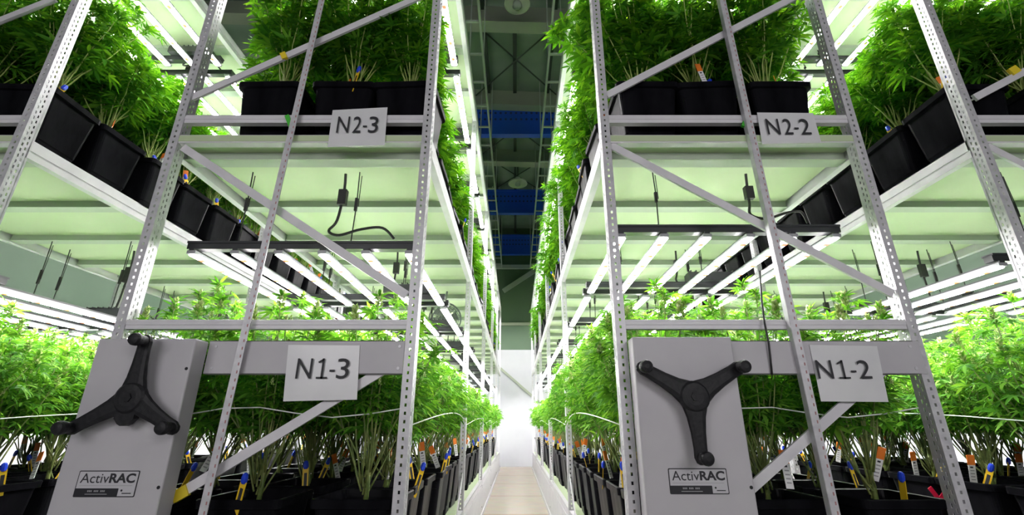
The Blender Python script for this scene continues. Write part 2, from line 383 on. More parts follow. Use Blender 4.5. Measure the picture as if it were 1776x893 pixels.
def sticker(parent, yf, q, shear):
    # q: pixel corners of the sticker (left, right, top, bottom) on the box face
    (ul, vt), (ur, _), (ub, vb) = q
    x0, z1 = at(ul, vt, yf); x1, _ = at(ur, vt, yf); _, z0 = at(ub, vb, yf)
    mb = MB(); y = yf-0.0015; Wd, Ht = x1-x0, z1-z0
    def rr(a, b, c, d, y, m, r=0.004):
        pts = []
        for cx, cz, s in ((b-r, d-r, 0), (a+r, d-r, 90), (a+r, c+r, 180), (b-r, c+r, 270)):
            for k in range(5):
                t = math.radians(s+k*22.5); pts.append((cx+r*math.cos(t), y, cz+r*math.sin(t)))
        back = [(p[0], yf-0.0002, p[2]) for p in pts]
        mb.loft([back, pts], m, cap0=False)
    rr(x0, x1, z0, z1, y, M['ink']); bw = 0.003
    rr(x0+bw, x1-bw, z0+bw, z1-bw, y-0.0004, M['sticker'], 0.003)
    rr(x0+bw*0.6, x0+Wd*0.72, z0+bw*0.6, z0+Ht*0.33, y-0.0008, M['strip'], 0.002)
    zc0, zc1 = z0+Ht*0.53, z0+Ht*0.90
    put_text(mb, 'Activ', x0+Wd*0.055, x0+Wd*0.52, zc0, zc1, y-0.0012, M['ink'])
    put_text(mb, 'RAC', x0+Wd*0.53, x0+Wd*0.955, zc0, zc1, y-0.0012, M['ink'], bold=0.0035)
    mb.box((x0+Wd*0.06, y-0.0010, z0+Ht*0.425), (x0+Wd*0.93, y-0.0006, z0+Ht*0.44), M['grey_ink'])
    for k in range(11):
        if k in (3, 7): continue
        a = x0+Wd*(0.22+k*0.0265); mb.box((a, y-0.0014, z0+Ht*0.195), (a+Wd*0.018, y-0.001, z0+Ht*0.26), M['grey_ink'])
    mb.box((x0+Wd*0.19, y-0.0014, z0+Ht*0.10), (x0+Wd*0.55, y-0.001, z0+Ht*0.125), M['grey_ink'])
    mb.lathe([(Wd*0.016, 0.001), (Wd*0.016, 0.0016)], M['ink'], 12, 'y', (x0+Wd*0.775, y, z0+Ht*0.25))
    mb.box((x0+Wd*0.79, y-0.0014, z0+Ht*0.125), (x0+Wd*0.94, y-0.001, z0+Ht*0.16), M['ink'])
    return mb.build('sticker', parent)

LAB = {'N3': 'white two-tier mobile grow rack hung with signs N2-3 and N1-3', 'N2': 'white two-tier mobile grow rack hung with signs N2-2 and N1-2',
       'N4': 'leftmost mobile grow rack, its front cut off by the left edge of the photo', 'N1': 'rightmost mobile grow rack, its front cut off by the right edge of the photo'}
RK = {}
def rack(key):
    xa, xb = RACKS[key]; xc = (xa+xb)/2
    t = thing('mobile_grow_rack', LAB[key], 'rack', (xc, YP, 0), 'mobile grow racks'); RK[key] = t
    X = lambda x: x-xc
    for k in range(NB+1):
        for x in (xa+0.021, xb-0.021): obj('upright', UP, t, (X(x), k*BAY - (0.06 if k == NB else 0), 0))
    for z in (Z1, Z2, Z3):
        for k in range(NB):
            obj('side_beam', SB, t, (X(xa), 0.05+k*BAY, z)); o = obj('side_beam', SB, t, (X(xb), 0.05+k*BAY + BAY-0.06, z), (0, 0, math.pi))
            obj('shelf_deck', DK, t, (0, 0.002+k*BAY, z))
        mb = MB(); mb.box((X(xa)+0.042, 0.005, z-0.042), (X(xb)-0.042, 0.045, z), M['paint']); mb.build('end_beam', t)
        mb = MB(); mb.box((X(xa)+0.042, YEND-YP-0.05, z-0.042), (X(xb)-0.042, YEND-YP-0.01, z), M['paint']); mb.build('end_beam', t)
    # carriage under the bottom shelf
    for x, s in ((xa, 1), (xb, -1)):
        mb = MB(); a, b = sorted((X(x), X(x)+s*0.05)); mb.box((a, 0.02, 0.05), (b, YEND-YP, 0.20), M['paint'])
        a, b = sorted((X(x)-s*0.012, X(x)+s*0.05)); mb.box((a, 0.02, 0.008), (b, YEND-YP, 0.05), M['paint'])
        mb.box((min(X(x), X(x)+s*0.004), 0.02, 0.2), (max(X(x), X(x)+s*0.004), YEND-YP, Z1-0.09), M['paint'])
        mb.build('carriage_rail', t)
        for k in range(6):
            mb = MB(); c = (X(x)+s*0.075, 0.6+k*1.9, 0.062); n = 20
            mb.loft([[(c[0]+h, c[1]+0.055*math.cos(2*math.pi*j/n), c[2]+0.055*math.sin(2*math.pi*j/n)) for j in range(n)] for h in (-0.016, 0.016)], M['rail']); mb.build('wheel', t)
    # front crossbars
    L, R = X(xa)+0.042, X(xb)-0.042
    for za, zb in ((H+1.353, H+1.397), (H+0.366, H+0.405)):
        mb = MB(); mb.box((L, 0.004, za), (R, 0.034, zb), M['paint']); mb.box((L, 0.001, (za+zb)/2-0.003), (R, 0.004, (za+zb)/2+0.012), M['paint']); bevel(mb.build('crossbar', t), 0.003)
    return t, X
def brace(t, X, p, q, y=YP+0.018):
    (x0, z0), (x1, z1) = at(*p, y), at(*q, y); mb = MB()
    mb.bar((X(x0), y-YP, z0), (X(x1), y-YP, z1), 0.036, 0.012, M['paint'])
    mb.bar((X(x0), y-YP+0.008, z0), (X(x1), y-YP+0.008, z1), 0.008, 0.02, M['paint'])
    return mb.build('diagonal_brace', t)
def brace3(t, X, key):
    pass
def tape(t, X, p, q, y, m, w=0.04):
    (x0, z0), (x1, z1) = at(*p, y), at(*q, y); mb = MB(); mb.bar((X(x0), y-YP, z0), (X(x1), y-YP, z1), w, 0.015, m); return mb.build('tape_mark', t)

def drive_end(key, box_px, top_v, wheel_px, inv, stick, beam_px):
    t, X = rack(key); yf = 1.775
    (ul, ur) = box_px
    x0, zt = at(ul, top_v, yf); x1, _ = at(ur, top_v, yf)
    bx = obj('control_box', None, t, (0, 0, 0))
    mb = MB(); mb.box((X(x0), yf-YP, 0.16), (X(x1), -0.006, zt), M['box']); me = mb.mesh('control_box'); bx2 = bpy.data.objects.new('control_box', me)
    bpy.data.objects.remove(bx); COL.objects.link(bx2); bx2.parent = t; bevel(bx2, 0.006, 3)
    # things on the box keep world-scale numbers: shift by the rack's own centre
    for f in (lambda: wheel(bx2, yf, *wheel_px, inv, 1), lambda: sticker(bx2, yf, stick, 0)):
        o = f(); o.location = (-t.location.x, -YP, 0)
    mb = MB()
    for zz in (0.42, 0.8, 1.2):
        for xx in (x1-0.0005,): mb.lathe([(0.006, 0.0), (0.006, 0.0015)], M['black'], 10, 'y', (X(x1)-0.012, yf-YP+0.0005, zz))
    mb.build('screws', bx2)
    mb = MB(); mb.box((X(x1) if key == 'N3' else X(x1), -0.004, H+0.188), (X(RACKS[key][1])-(0.042 if key == 'N3' else 0.02), 0.0, H+0.318), M['box'])
    mb.box((X(x1), -0.004, H+0.314), (X(RACKS[key][1])-0.042, 0.03, H+0.318), M['box']); mb.box((X(x1), -0.004, H+0.188), (X(RACKS[key][1])-0.042, 0.03, H+0.192), M['box'])
    for zz in (0.21, 0.295):
        mb.lathe([(0.007, 0.0), (0.007, 0.003)], M['galv'], 10, 'y', (X(RACKS[key][1])-0.06, -0.004, H+zz))
        mb.lathe([(0.006, 0.0), (0.006, 0.003)], M['galv'], 10, 'y', (X(x1)+0.03, -0.004, H+zz))
    bevel(mb.build('drive_cover', t), 0.0012, 1)
    return t, X, bx2
def pole(t, X, pts):
    mb = MB(); ps = [(X(at(u, v, y)[0]), y-YP, at(u, v, y)[1]) for u, v, y in pts]
    mb.bar(ps[0], ps[-1], 0.030, 0.004, M['galv'])
    mb.bar(Vector(ps[0])+Vector((-0.014, 0.014, 0)), Vector(ps[-1])+Vector((-0.014, 0.014, 0)), 0.004, 0.028, M['galv'])
    a, b = Vector(ps[0]), Vector(ps[-1]); n = int((b-a).length/0.03)
    for k in range(n):
        p = a + (b-a)*((k+0.5)/n); mb.box((p.x+0.004, p.y-0.0035, p.z-0.005), (p.x+0.008, p.y-0.002, p.z+0.006), M['redink'])
    return mb.build('centre_pole', t)

t3, X3, b3 = drive_end('N3', (172, 341), 587, (228, 690), False, ((139.5, 816), (244, 816), (130, 862)), None)
brace(t3, X3, (333, 170), (735, -8)); brace(t3, X3, (318, 256), (705, 512)); brace(t3, X3, (262, 887), (668, 640))
tape(t3, X3, (488, 99), (497, 95.5), YP+0.013, M['yellowtape']); tape(t3, X3, (301, 863), (326, 849), YP+0.013, M['yellowtape']); tape(t3, X3, (498, 201), (506, 222), YP-0.001, M['greentape'], 0.02)
pole(t3, X3, [(572, -60, 1.835), (346, 915, 1.835)])
t2, X2, b2 = drive_end('N2', (1096, 1268), 584, (1203, 688), True, ((1158, 812), (1259, 812), (1262, 857)), None)
brace(t2, X2, (1052, 166), (1385, -8)); brace(t2, X2, (1058, 252), (1548, 510)); brace(t2, X2, (1296, 852), (1535, 638))
tape(t2, X2, (1295, 203), (1289, 220), YP-0.001, M['greentape'], 0.02)
pole(t2, X2, [(1240, -60, 1.835), (1455, 915, 1.835)])
t4, X4 = rack('N4'); brace(t4, X4, (-140, 92), (95, -2))
t1, X1 = rack('N1'); brace(t1, X1, (1690, 170), (1990, 12)); brace(t1, X1, (1712, 254), (2150, 480))
tape(t1, X1, (1752, 126), (1764, 119), YP+0.011, M['yellowtape'])
# small gusset braces low on the aisle side of every bay
for key, t, X in (('N3', t3, X3), ('N2', t2, X2)):
    x = RACKS[key][1]-0.012 if key == 'N3' else RACKS[key][0]+0.012
    for k in range(1, NB+1):
        mb = MB(); mb.bar((X(x), k*BAY+0.02, Z1+0.25), (X(x), k*BAY-0.35, Z1-0.02), 0.03, 0.006, M['paint'], up=(1, 0, 0)); mb.build('gusset', t)

# ------------------------------------------------------------------ signs
def sign(txt, quad, tb, y, label):
    tl, tr, br_, bl_ = quad; t = None
    P = [at(*p, y) for p in quad]; cx = sum(p[0] for p in P)/4; cz = sum(p[1] for p in P)/4
    t = thing('rack_sign', label, 'sign', (cx, y, cz), 'paper rack signs')
    mb = MB(); n = 8; rows = []
    for layer in (0.0, 0.0016):
        vs = []
        for j in range(n+1):
            for i in range(n+1):
                a, b = i/n, j/n
                x = (P[0][0]*(1-a)+P[1][0]*a)*(1-b) + (P[3][0]*(1-a)+P[2][0]*a)*b; z = (P[0][1]*(1-a)+P[1][1]*a)*(1-b) + (P[3][1]*(1-a)+P[2][1]*a)*b
                vs.append((x-cx, layer - 0.006*math.sin(b*2.2)*a*(1-a)*2, z-cz))
        rows.append(vs)
    m = (n+1)*(n+1); vs = rows[0]+rows[1]; fs = []
    for j in range(n):
        for i in range(n):
            q = (j*(n+1)+i, (j+1)*(n+1)+i, (j+1)*(n+1)+i+1, j*(n+1)+i+1); fs += [q, tuple(k+m for k in q[::-1])]
    ring = [i for i in range(n+1)] + [j*(n+1)+n for j in range(1, n+1)] + [n*(n+1)+i for i in range(n-1, -1, -1)] + [j*(n+1) for j in range(n-1, 0, -1)]
    for a, b in zip(ring, ring[1:]+ring[:1]): fs.append((a, b, b+m, a+m))
    mb.add(vs, fs, M['paper']); mb.build('sheet', t)
    mb = MB(); wpx = tb[2]-tb[0]; yt = -0.009
    _, z1 = at(tb[0], tb[1], y); _, z0 = at(tb[0], tb[3], y); vm = (tb[1]+tb[3])/2
    X_ = lambda f: at(tb[0]+f*wpx, vm, y)[0]-cx
    ZB, ZT = z0-cz, z1-cz; hh = ZT-ZB
    for ch, a, b in ((txt[0], 0.0, 0.295), (txt[1], 0.385, 0.585), (txt[3], 0.765, 1.0)):
        if ch == '1':
            xm = (X_(a)+X_(b))/2+0.002; th = hh*0.055
            mb.box((xm-th, yt, ZB), (xm+th, yt+0.0006, ZT), M['ink']); mb.box((X_(a)+0.001, yt, ZB), (X_(b)+0.003, yt+0.0006, ZB+1.6*th), M['ink'])
            mb.bar((xm, yt+0.0003, ZT-th), (X_(a)+0.004, yt+0.0003, ZT-hh*0.2), 1.7*th, 0.0006, M['ink'])
        else: put_text(mb, ch, X_(a), X_(b), ZB, ZT, yt, M['ink'])
    mb.box((X_(0.63), yt, ZB+hh*0.34), (X_(0.73), yt+0.0006, ZB+hh*0.44), M['ink'])
    mb.build('lettering', t)
    return t
YS = 1.852
sign('N2-3', ((577, 191), (672, 186), (667, 252), (568, 255)), (586, 204, 657, 232), YS, 'white paper sign reading N2-3 hung on the upper rack crossbar')
sign('N2-2', ((1313, 195), (1410, 196), (1425, 248), (1322, 250)), (1328, 208, 1403, 235), YS, 'white paper sign reading N2-2 hung on the upper rack crossbar')
sign('N1-3', ((500, 598), (624, 599), (619, 693), (491, 696)), (516, 622, 607, 657), YS, 'white paper sign reading N1-3 taped to the grey drive cover')
sign('N1-2', ((1404, 598), (1521, 600), (1541, 697), (1424, 696)), (1414, 625, 1507, 657), YS, 'white paper sign reading N1-2 taped to the grey drive cover')

# ------------------------------------------------------------------ LED grow lights
FL, FW = 1.0, 1.08
def bar_mesh():
    mb = MB(); L = FL
    mb.box((-0.02, -L/2, 0.006), (0.02, L/2, 0.022), M['alu']); mb.box((-0.012, -L/2, 0.022), (0.012, L/2, 0.032), M['rail'])
    mb.loft([[(-0.013, y, 0.0), (0.013, y, 0.0), (0.023, y, 0.006), (-0.023, y, 0.006)] for y in (L/2-0.02, -L/2+0.02)], M['led'])
    for k in range(6):
        y = -L/2+0.09+k*(L-0.18)/5; mb.box((-0.0135, y-0.016, -0.0015), (0.0135, y+0.016, 0.0025), M['ledred'])
    return mb.mesh('light_bar')
BARM = bar_mesh()
mb = MB(); mb.box((-FW/2, -0.022, 0.032), (FW/2, 0.022, 0.066), M['rail']); mb.box((-FW/2, -0.028, 0.06), (FW/2, 0.028, 0.07), M['rail'])
RAILM = mb.mesh('cross_rail')
mb = MB(); mb.box((-0.16, -0.05, 0.07), (0.16, 0.05, 0.125), M['rail'])
for k in range(9): mb.box((-0.15+k*0.035, -0.05, 0.125), (-0.145+k*0.035, 0.05, 0.137), M['rail'])
DRVM = mb.mesh('driver')
def hanger_mesh(h):
    mb = MB()
    mb.tube([(0, 0, 0.07), (0.004, 0, 0.07+(h-0.07)*0.45)], 0.003, M['cable']); mb.tube([(0.004, 0, 0.07+(h-0.07)*0.62), (0, 0, h)], 0.003, M['cable'])
    mb.tube([(0.012, 0.004, 0.07+(h-0.07)*0.95), (0.014, 0, 0.07+(h-0.07)*0.5)], 0.002, M['cable'])
    mb.box((-0.004, -0.006, 0.07+(h-0.07)*0.44), (0.009, 0.006, 0.07+(h-0.07)*0.62), M['cable'])
    return mb.mesh('hanger')
HANG = {}
def cord_mesh(h):
    mb = MB(); pts = [(0.30, 0.02, 0.10), (0.25, -0.02, 0.14), (0.16, -0.05, 0.12), (0.06, -0.05, 0.09), (0.0, -0.03, 0.12), (0.02, 0.0, 0.19), (0.03, 0.01, 0.27*h/0.35), (0.03, 0.0, h-0.01)]
    P = [Vector(p) for p in pts]; fine = []
    for i in range(len(P)-1):
        a, b, c, d = P[max(i-1, 0)], P[i], P[i+1], P[min(i+2, len(P)-1)]
        for k in range(6):
            t = k/6; fine.append(0.5*((2*b) + (c-a)*t + (2*a-5*b+4*c-d)*t*t + (3*b-a-3*c+d)*t**3))
    fine.append(P[-1])
    mb.tube(fine, 0.0065, M['cable'], 7)
    mb.loft([[(0.03+0.02*x, 0.005+0.014*y, z) for x, y in ((-1, -1), (1, -1), (1, 1), (-1, 1))] for z in (h*0.60, h*0.78)], M['cable'])
    return mb.mesh('power_lead')
CORD = {}
def fixture(x, y, z, zs, label, group):
    t = thing('led_grow_light', label, 'grow light', (x, y, z), group)
    for k in range(6): obj('light_bar', BARM, t, (-FW/2+0.03+k*(FW-0.06)/5, 0, 0))
    for s in (-1, 1): obj('cross_rail', RAILM, t, (0, s*(FL/2-0.03), 0))
    h = round(zs-0.08-z, 3)
    if h not in HANG: HANG[h] = hanger_mesh(h); CORD[h] = cord_mesh(h)
    for sx in (-0.32, 0.22): obj('hanger', HANG[h], t, (sx, -FL/2+0.03, 0))
    for sx in (-0.30, 0.25): obj('hanger', HANG[h], t, (sx, FL/2-0.03, 0))
    obj('driver', DRVM, t, (0.3, FL/2-0.05, 0)); obj('power_lead', CORD[h], t, (0.12, -FL/2+0.03, 0.0))
    return t
TIER = {('N3', 0): 'shelf signed N1-3', ('N3', 1): 'shelf signed N2-3', ('N2', 0): 'shelf signed N1-2', ('N2', 1): 'shelf signed N2-2',
        ('N4', 0): 'leftmost lower shelf', ('N4', 1): 'leftmost upper shelf', ('N1', 0): 'rightmost lower shelf', ('N1', 1): 'rightmost upper shelf'}
for key, n, zlo in (('N3', 9, H+0.75), ('N2', 9, H+0.835), ('N4', 7, H+0.585), ('N1', 7, H+0.69)):
    xc = sum(RACKS[key])/2
    for tier, z, zs in ((0, zlo, Z2), (1, H+2.74, Z3)):
        for k in range(n if (tier == 0 or key in 'N3N2') else 5):
            fixture(xc, 2.04+FL/2 + k*1.10, z, zs, 'six-bar white LED grow light, %s from the front above the %s' % (ords[k], TIER[key, tier]), 'grow lights above the ' + TIER[key, tier])

# ------------------------------------------------------------------ potted cannabis plants
def rsq(hw, r, z, n=4):
    pts = []
    for cx, cy, s in ((1, 1, 0), (-1, 1, 90), (-1, -1, 180), (1, -1, 270)):
        for k in range(n+1):
            a = math.radians(s+k*90/n); pts.append((cx*(hw-r)+r*math.cos(a), cy*(hw-r)+r*math.sin(a), z))
    return pts
POT_H = 0.345
mb = MB(); h = POT_H
mb.loft([rsq(0.108, 0.02, 0.0), rsq(0.112, 0.022, 0.006), rsq(0.118, 0.022, 0.06), rsq(0.123, 0.024, 0.066), rsq(0.145, 0.026, h-0.035), rsq(0.158, 0.026, h-0.032), rsq(0.160, 0.026, h-0.004),
         rsq(0.156, 0.025, h), rsq(0.146, 0.024, h-0.002), rsq(0.142, 0.022, h-0.03), rsq(0.137, 0.02, h-0.09)], M['pot'])
POT = mb.mesh('pot')
mb = MB(); rr = random.Random(3); g = 8
vs = [(-0.135+0.27*i/g, -0.135+0.27*j/g, h-0.052+rr.uniform(-0.008, 0.008)) for j in range(g+1) for i in range(g+1)]
fs = [(j*(g+1)+i, j*(g+1)+i+1, (j+1)*(g+1)+i+1, (j+1)*(g+1)+i) for j in range(g) for i in range(g)]
base = [(x, y, h-0.088) for x, y, _ in vs]; nb = len(vs)
mb.add(vs+base, fs + [tuple(k+nb for k in f[::-1]) for f in fs], M['soil']); SOIL = mb.mesh('soil')
mb = MB(); mb.box((-0.011, -0.0012, 0), (0.011, 0.0012, 0.10), M['yellow'])
mb.box((-0.005, -0.0016, 0.02), (0.006, -0.0011, 0.08), M['ink'])
mb.loft([[(0.0095*a*math.cos(k*math.pi/4), 0.008*a*math.sin(k*math.pi/4), z) for k in range(8)] for z, a in ((0.094, 0.7), (0.1, 1.05), (0.112, 1.1), (0.122, 0.9), (0.126, 0.4))], M['blue'])
STAKE = mb.mesh('stake_tag')
mb = MB(); mb.box((-0.012, -0.001, -0.075), (0.012, 0.001, 0.0), M['white']); mb.box((-0.013, -0.0013, 0.0), (0.013, 0.0013, 0.04), M['orange'])
for k in range(4): mb.box((-0.007, -0.0016, -0.06+k*0.012), (0.007, -0.0009, -0.056+k*0.012), M['grey_ink'])
mb.box((-0.006, -0.0018, -0.012), (0.004, -0.0009, -0.006), M['ink'])
LABELM = mb.mesh('strain_label')

def np_mesh(name, V, faces_sets, m):
    # faces_sets: list of (n x k) arrays
    me = bpy.data.meshes.new(name)
    nv = len(V); loops = np.concatenate([f.ravel() for f in faces_sets]); counts = np.concatenate([np.full(len(f), f.shape[1]) for f in faces_sets])
    me.vertices.add(nv); me.vertices.foreach_set('co', V.astype(np.float32).ravel())
    me.loops.add(len(loops)); me.loops.foreach_set('vertex_index', loops.astype(np.int32))
    me.polygons.add(len(counts)); st = np.concatenate([[0], np.cumsum(counts)[:-1]])
    me.polygons.foreach_set('loop_start', st.astype(np.int32)); me.polygons.foreach_set('loop_total', counts.astype(np.int32))
    me.materials.append(m); me.update(calc_edges=True); me.validate(); return me

# one palmate leaf, unit length: leaflets in the xy plane fanned around +y, slight fold and droop
def leaf_proto(nl):
    V, Q, T = [], [], []
    half = nl//2
    for i in range(-half, half+1):
        a = math.radians(i*(118/half if nl > 3 else 42)*0.92); L = 1.0 - 0.16*abs(i)**1.25 if nl > 3 else 1-0.2*abs(i)
        L = max(L, 0.28); w = 0.105*L
        n = len(V); prof = ((0.0, 0.012), (0.33, 0.9), (0.66, 0.72), (1.0, 0.0))
        def P(s, o):
            x, y, z = o, s*L, -0.22*(s*L)**2 + abs(o)*0.35
            return (x*math.cos(a)+y*math.sin(a), -x*math.sin(a)+y*math.cos(a), z)
        V += [P(0, 0), P(0.32, -w), P(0.32, w), P(0.64, -w*0.85), P(0.64, w*0.85), P(1, 0), P(0.32, 0), P(0.64, 0)]
        T += [(n, n+6, n+1), (n, n+2, n+6), (n+3, n+7, n+5), (n+7, n+4, n+5)]
        Q += [(n+1, n+6, n+7, n+3), (n+6, n+2, n+4, n+7)]
    return np.array(V), np.array(Q), np.array(T)
PROTO = {n: leaf_proto(n) for n in (3, 5, 7)}

def plant_meshes(seed, z0, z1, rad, leafm, nleaf, nbranch, buds, clip=9.0, xmax=9.0, lean=(0, 0), lsize=(0.05, 0.105)):
    R = np.random.default_rng(seed); rr = random.Random(seed)
    stem = MB(); zs = POT_H-0.06
    V, Q, T, nv = [], [], [], 0; budmb = MB()
    def add_leaf(pos, dirv, up, size, kind):
        nonlocal nv
        if pos[1] < -clip+size*0.6 or pos[0] > xmax-size*0.3: return
        y = dirv/np.linalg.norm(dirv); x = np.cross(y, up); x /= np.linalg.norm(x)+1e-9; z = np.cross(x, y)
        pv, pq, pt = PROTO[kind]; V.append(pos + size*(pv[:, :1]*x + pv[:, 1:2]*y + pv[:, 2:3]*z))
        Q.append(pq+nv); T.append(pt+nv); nv += len(pv)
    nst = 3
    tops = []
    for b in range(nbranch):
        a = 2*math.pi*(b*0.381966) + rr.uniform(-0.3, 0.3)
        f = math.sqrt((b+0.5)/nbranch); rt = rad*f*rr.uniform(0.85, 1.1)
        zt = z1 - (z1-z0)*0.42*f**2.2 + (rr.uniform(-0.07, 0.02) if buds else rr.uniform(-0.09, 0.06))
        tip = np.array([rt*math.cos(a)+lean[0], rt*math.sin(a)+lean[1], zt]); tip[1] = max(tip[1], -clip+0.03); tip[0] = min(tip[0], xmax-0.04)
        st = np.array([rr.uniform(-0.02, 0.02), rr.uniform(-0.02, 0.02), zs + rr.uniform(0.03, 0.16)])
        mid = np.array([st[0]+(tip[0]-st[0])*rr.uniform(0.45, 0.62), st[1]+(tip[1]-st[1])*rr.uniform(0.45, 0.62), st[2]+(zt-st[2])*rr.uniform(0.36, 0.48)])
        pts = []
        for i in range(8):
            s = i/7; pts.append((1-s)**2*st + 2*s*(1-s)*mid + s*s*tip)
        pts = [p + np.array([rr.uniform(-.006, .006), rr.uniform(-.006, .006), 0]) for p in pts]
        stem.tube([tuple(p) for p in pts], 0.0042, M['stem' if buds else 'stemv'], 5, 0.0018)
        tops.append((tip, pts))
    stem.tube([(0, 0, zs), (0.004, 0.002, zs+0.09), (0, 0, zs+0.2)], 0.011, M['stem' if buds else 'stemv'], 7, 0.007)
    per = nleaf//nbranch
    for tip, pts in tops:
        P = np.array(pts); tl = 7*rr.uniform(0.92, 1.0)
        smin = 0.0
        for i in range(7):
            if P[i][2] < z0: smin = (i+1)/7
        smin = max(0.22, smin)
        for k in range(per):
            s = smin + (1-smin)*(R.random()**0.75); q = min(6, int(s*7)); fr = s*7-q; p = P[q]*(1-fr)+P[q+1]*fr
            a = R.random()*2*math.pi; d = np.array([math.cos(a), math.sin(a), R.uniform(-0.15, 0.45)])
            out = np.array([p[0], p[1], 0]); out /= (np.linalg.norm(out)+0.15); d = d + 0.5*out
            d /= np.linalg.norm(d); pl = R.uniform(0.02, 0.085)
            size = R.uniform(*lsize)*(1.15-0.45*s); pos = p + d*pl
            dd = d + np.array([0, 0, R.uniform(-0.75, 0.0)])
            up = np.array([0, 0, 1.0]) + R.normal(0, 0.35, 3)
            add_leaf(pos, dd, up, size, 7 if R.random() < 0.55 else 5)
        for k in range(9):   # the rosette at the growing tip
            a = k*2.4 + R.random(); d = np.array([math.cos(a), math.sin(a), 0.35+0.9*R.random()])
            add_leaf(tip + np.array([0, 0, R.uniform(-0.05, 0.02)]), d, np.array([0, 0, 1.0]) + R.normal(0, 0.2, 3), R.uniform(0.035, 0.07), 5 if R.random() < 0.6 else 3)
        if buds:
            for j in range(rr.choice((2, 3, 4))):
                c = np.array(tip) if j == 0 else np.array(pts[-2 if j < 2 else -3]) + np.array([rr.uniform(-.05, .05), rr.uniform(-.05, .05), rr.uniform(0, .05)])
                hgt = rr.uniform(0.04, 0.065) if j == 0 else rr.uniform(0.025, 0.04); wd = hgt*0.34
                for q in range(20 if j == 0 else 12):
                    s = q/(20 if j == 0 else 12); an = q*2.4; rd = wd*(1-0.65*s)*rr.uniform(0.75, 1.1)
                    b0 = Vector((c[0]+rd*0.55*math.cos(an), c[1]+rd*0.55*math.sin(an), c[2]-hgt*0.35+hgt*s))
                    n = Vector((math.cos(an), math.sin(an), 0.7+s)).normalized(); e = n.orthogonal().normalized(); g_ = n.cross(e); l = wd*rr.uniform(0.55, 0.85)
                    vs = [b0-n*l*0.5] + [b0 + (e*math.cos(2.094*i)+g_*math.sin(2.094*i))*l*0.5 for i in range(3)] + [b0+n*l]
                    budmb.add(vs, [(0, 2, 1), (0, 3, 2), (0, 1, 3), (4, 1, 2), (4, 2, 3), (4, 3, 1)], M['bud'])
    VV, QQ, TT = np.concatenate(V), np.concatenate(Q), np.concatenate(T); nbt = 0
    if buds:
        bt = np.array(budmb.f) + len(VV); VV = np.concatenate([VV, np.array(budmb.v)]); nbt = len(bt)
    fol = np_mesh('foliage', VV, [QQ, TT] + ([bt] if buds else []), leafm)
    if buds:
        fol.materials.append(M['bud']); mi = np.zeros(len(fol.polygons), np.int32); mi[len(fol.polygons)-nbt:] = 1; fol.polygons.foreach_set('material_index', mi)
    return {'stem': stem.mesh('stem', True), 'foliage': fol}
# a pot's upper shelf plants are tall and leafy; the lower shelf is in flower
UL = (0.06, 0.125)
VAR = {}
for i in range(4):
    VAR.setdefault('up_tall', []).append(plant_meshes(10+i, 0.55, 1.12+0.05*i, 0.27+0.02*(i % 3), M['leaf'], 640, 16, False, lsize=UL))
    VAR.setdefault('up_low', []).append(plant_meshes(20+i, 0.54, 0.92+0.04*i, 0.225+0.02*(i % 3), M['leaf'], 560, 16, False, lsize=UL))
    VAR.setdefault('up_front', []).append(plant_meshes(30+i, 0.55, 1.12+0.05*i, 0.29, M['leaf'], 720, 17, False, clip=0.19, lsize=UL))
    VAR.setdefault('lo_tall', []).append(plant_meshes(40+i, 0.55, 1.15+0.025*i, 0.25+0.02*(i % 3), M['leafb'], 600, 18, True))
    VAR.setdefault('lo_low', []).append(plant_meshes(50+i, 0.54, 0.96+0.035*i, 0.25+0.02*(i % 3), M['leafb'], 600, 18, True))
    VAR.setdefault('lo_front', []).append(plant_meshes(60+i, 0.55, 1.13+0.02*i, 0.29, M['leafb'], 660, 18, True, clip=0.185))
for i in range(3): VAR.setdefault('up_slim', []).append(plant_meshes(80+i, 0.44, 0.84+0.04*i, 0.19, M['leaf'], 480, 15, False, lsize=UL))
VAR['up_cut'] = [plant_meshes(90, 0.5, 1.12, 0.28, M['leaf'], 680, 17, False, clip=0.19, xmax=0.13, lsize=UL)]
VAR['up_aisle'] = [plant_meshes(71, 0.46, 1.22, 0.30, M['leaf'], 800, 18, False, clip=0.19, lean=(-0.10, 0), lsize=(0.07, 0.14))]
rnd = random.Random(77)
ROWN = {'aisle': 'along the central aisle', 'gap': 'along the side gap', 'mid': 'in the middle row', 'out': 'in the outer row'}
PLANTS = {}
def plant(x, y, z, var, label, group, near, tagside, fixed=False):
    t = thing('potted_cannabis_plant', label, 'plant', (x, y, z), group)
    obj('pot', POT, t, rot=(0, 0, rnd.uniform(-0.07, 0.07)))
    a = 0 if fixed else rnd.uniform(0, 2*math.pi)
    if near: obj('soil', SOIL, t)
    obj('stem', var['stem'], t, rot=(0, 0, a)); f = obj('foliage', var['foliage'], t, rot=(0, 0, a))
    sx = tagside[0]*0.10 + rnd.uniform(-0.05, 0.05); sy = tagside[1]*0.10 + rnd.uniform(-0.05, 0.05)
    if rnd.random() < 0.85: obj('stake_tag', STAKE, t, (sx, sy, POT_H-0.05), (rnd.uniform(-0.3, 0.3), rnd.uniform(-0.5, 0.5), math.atan2(-tagside[0], tagside[1]*-1 if tagside[1] else 1)*-1 + rnd.uniform(-0.7, 0.7)))
    if rnd.random() < 0.85:
        o = obj('strain_label', LABELM, t, (tagside[0]*0.05+rnd.uniform(-0.06, 0.06), tagside[1]*0.05+rnd.uniform(-0.06, 0.06), POT_H+rnd.uniform(0.06, 0.14)), (rnd.uniform(-0.3, 0.3), rnd.uniform(-0.4, 0.4), rnd.uniform(-0.9, 0.9)))
    for o in t.children:
        if o.name.startswith(('stake', 'strain')): o.scale = (1.2, 1.2, 1.2)
    return t
STEP = 0.348
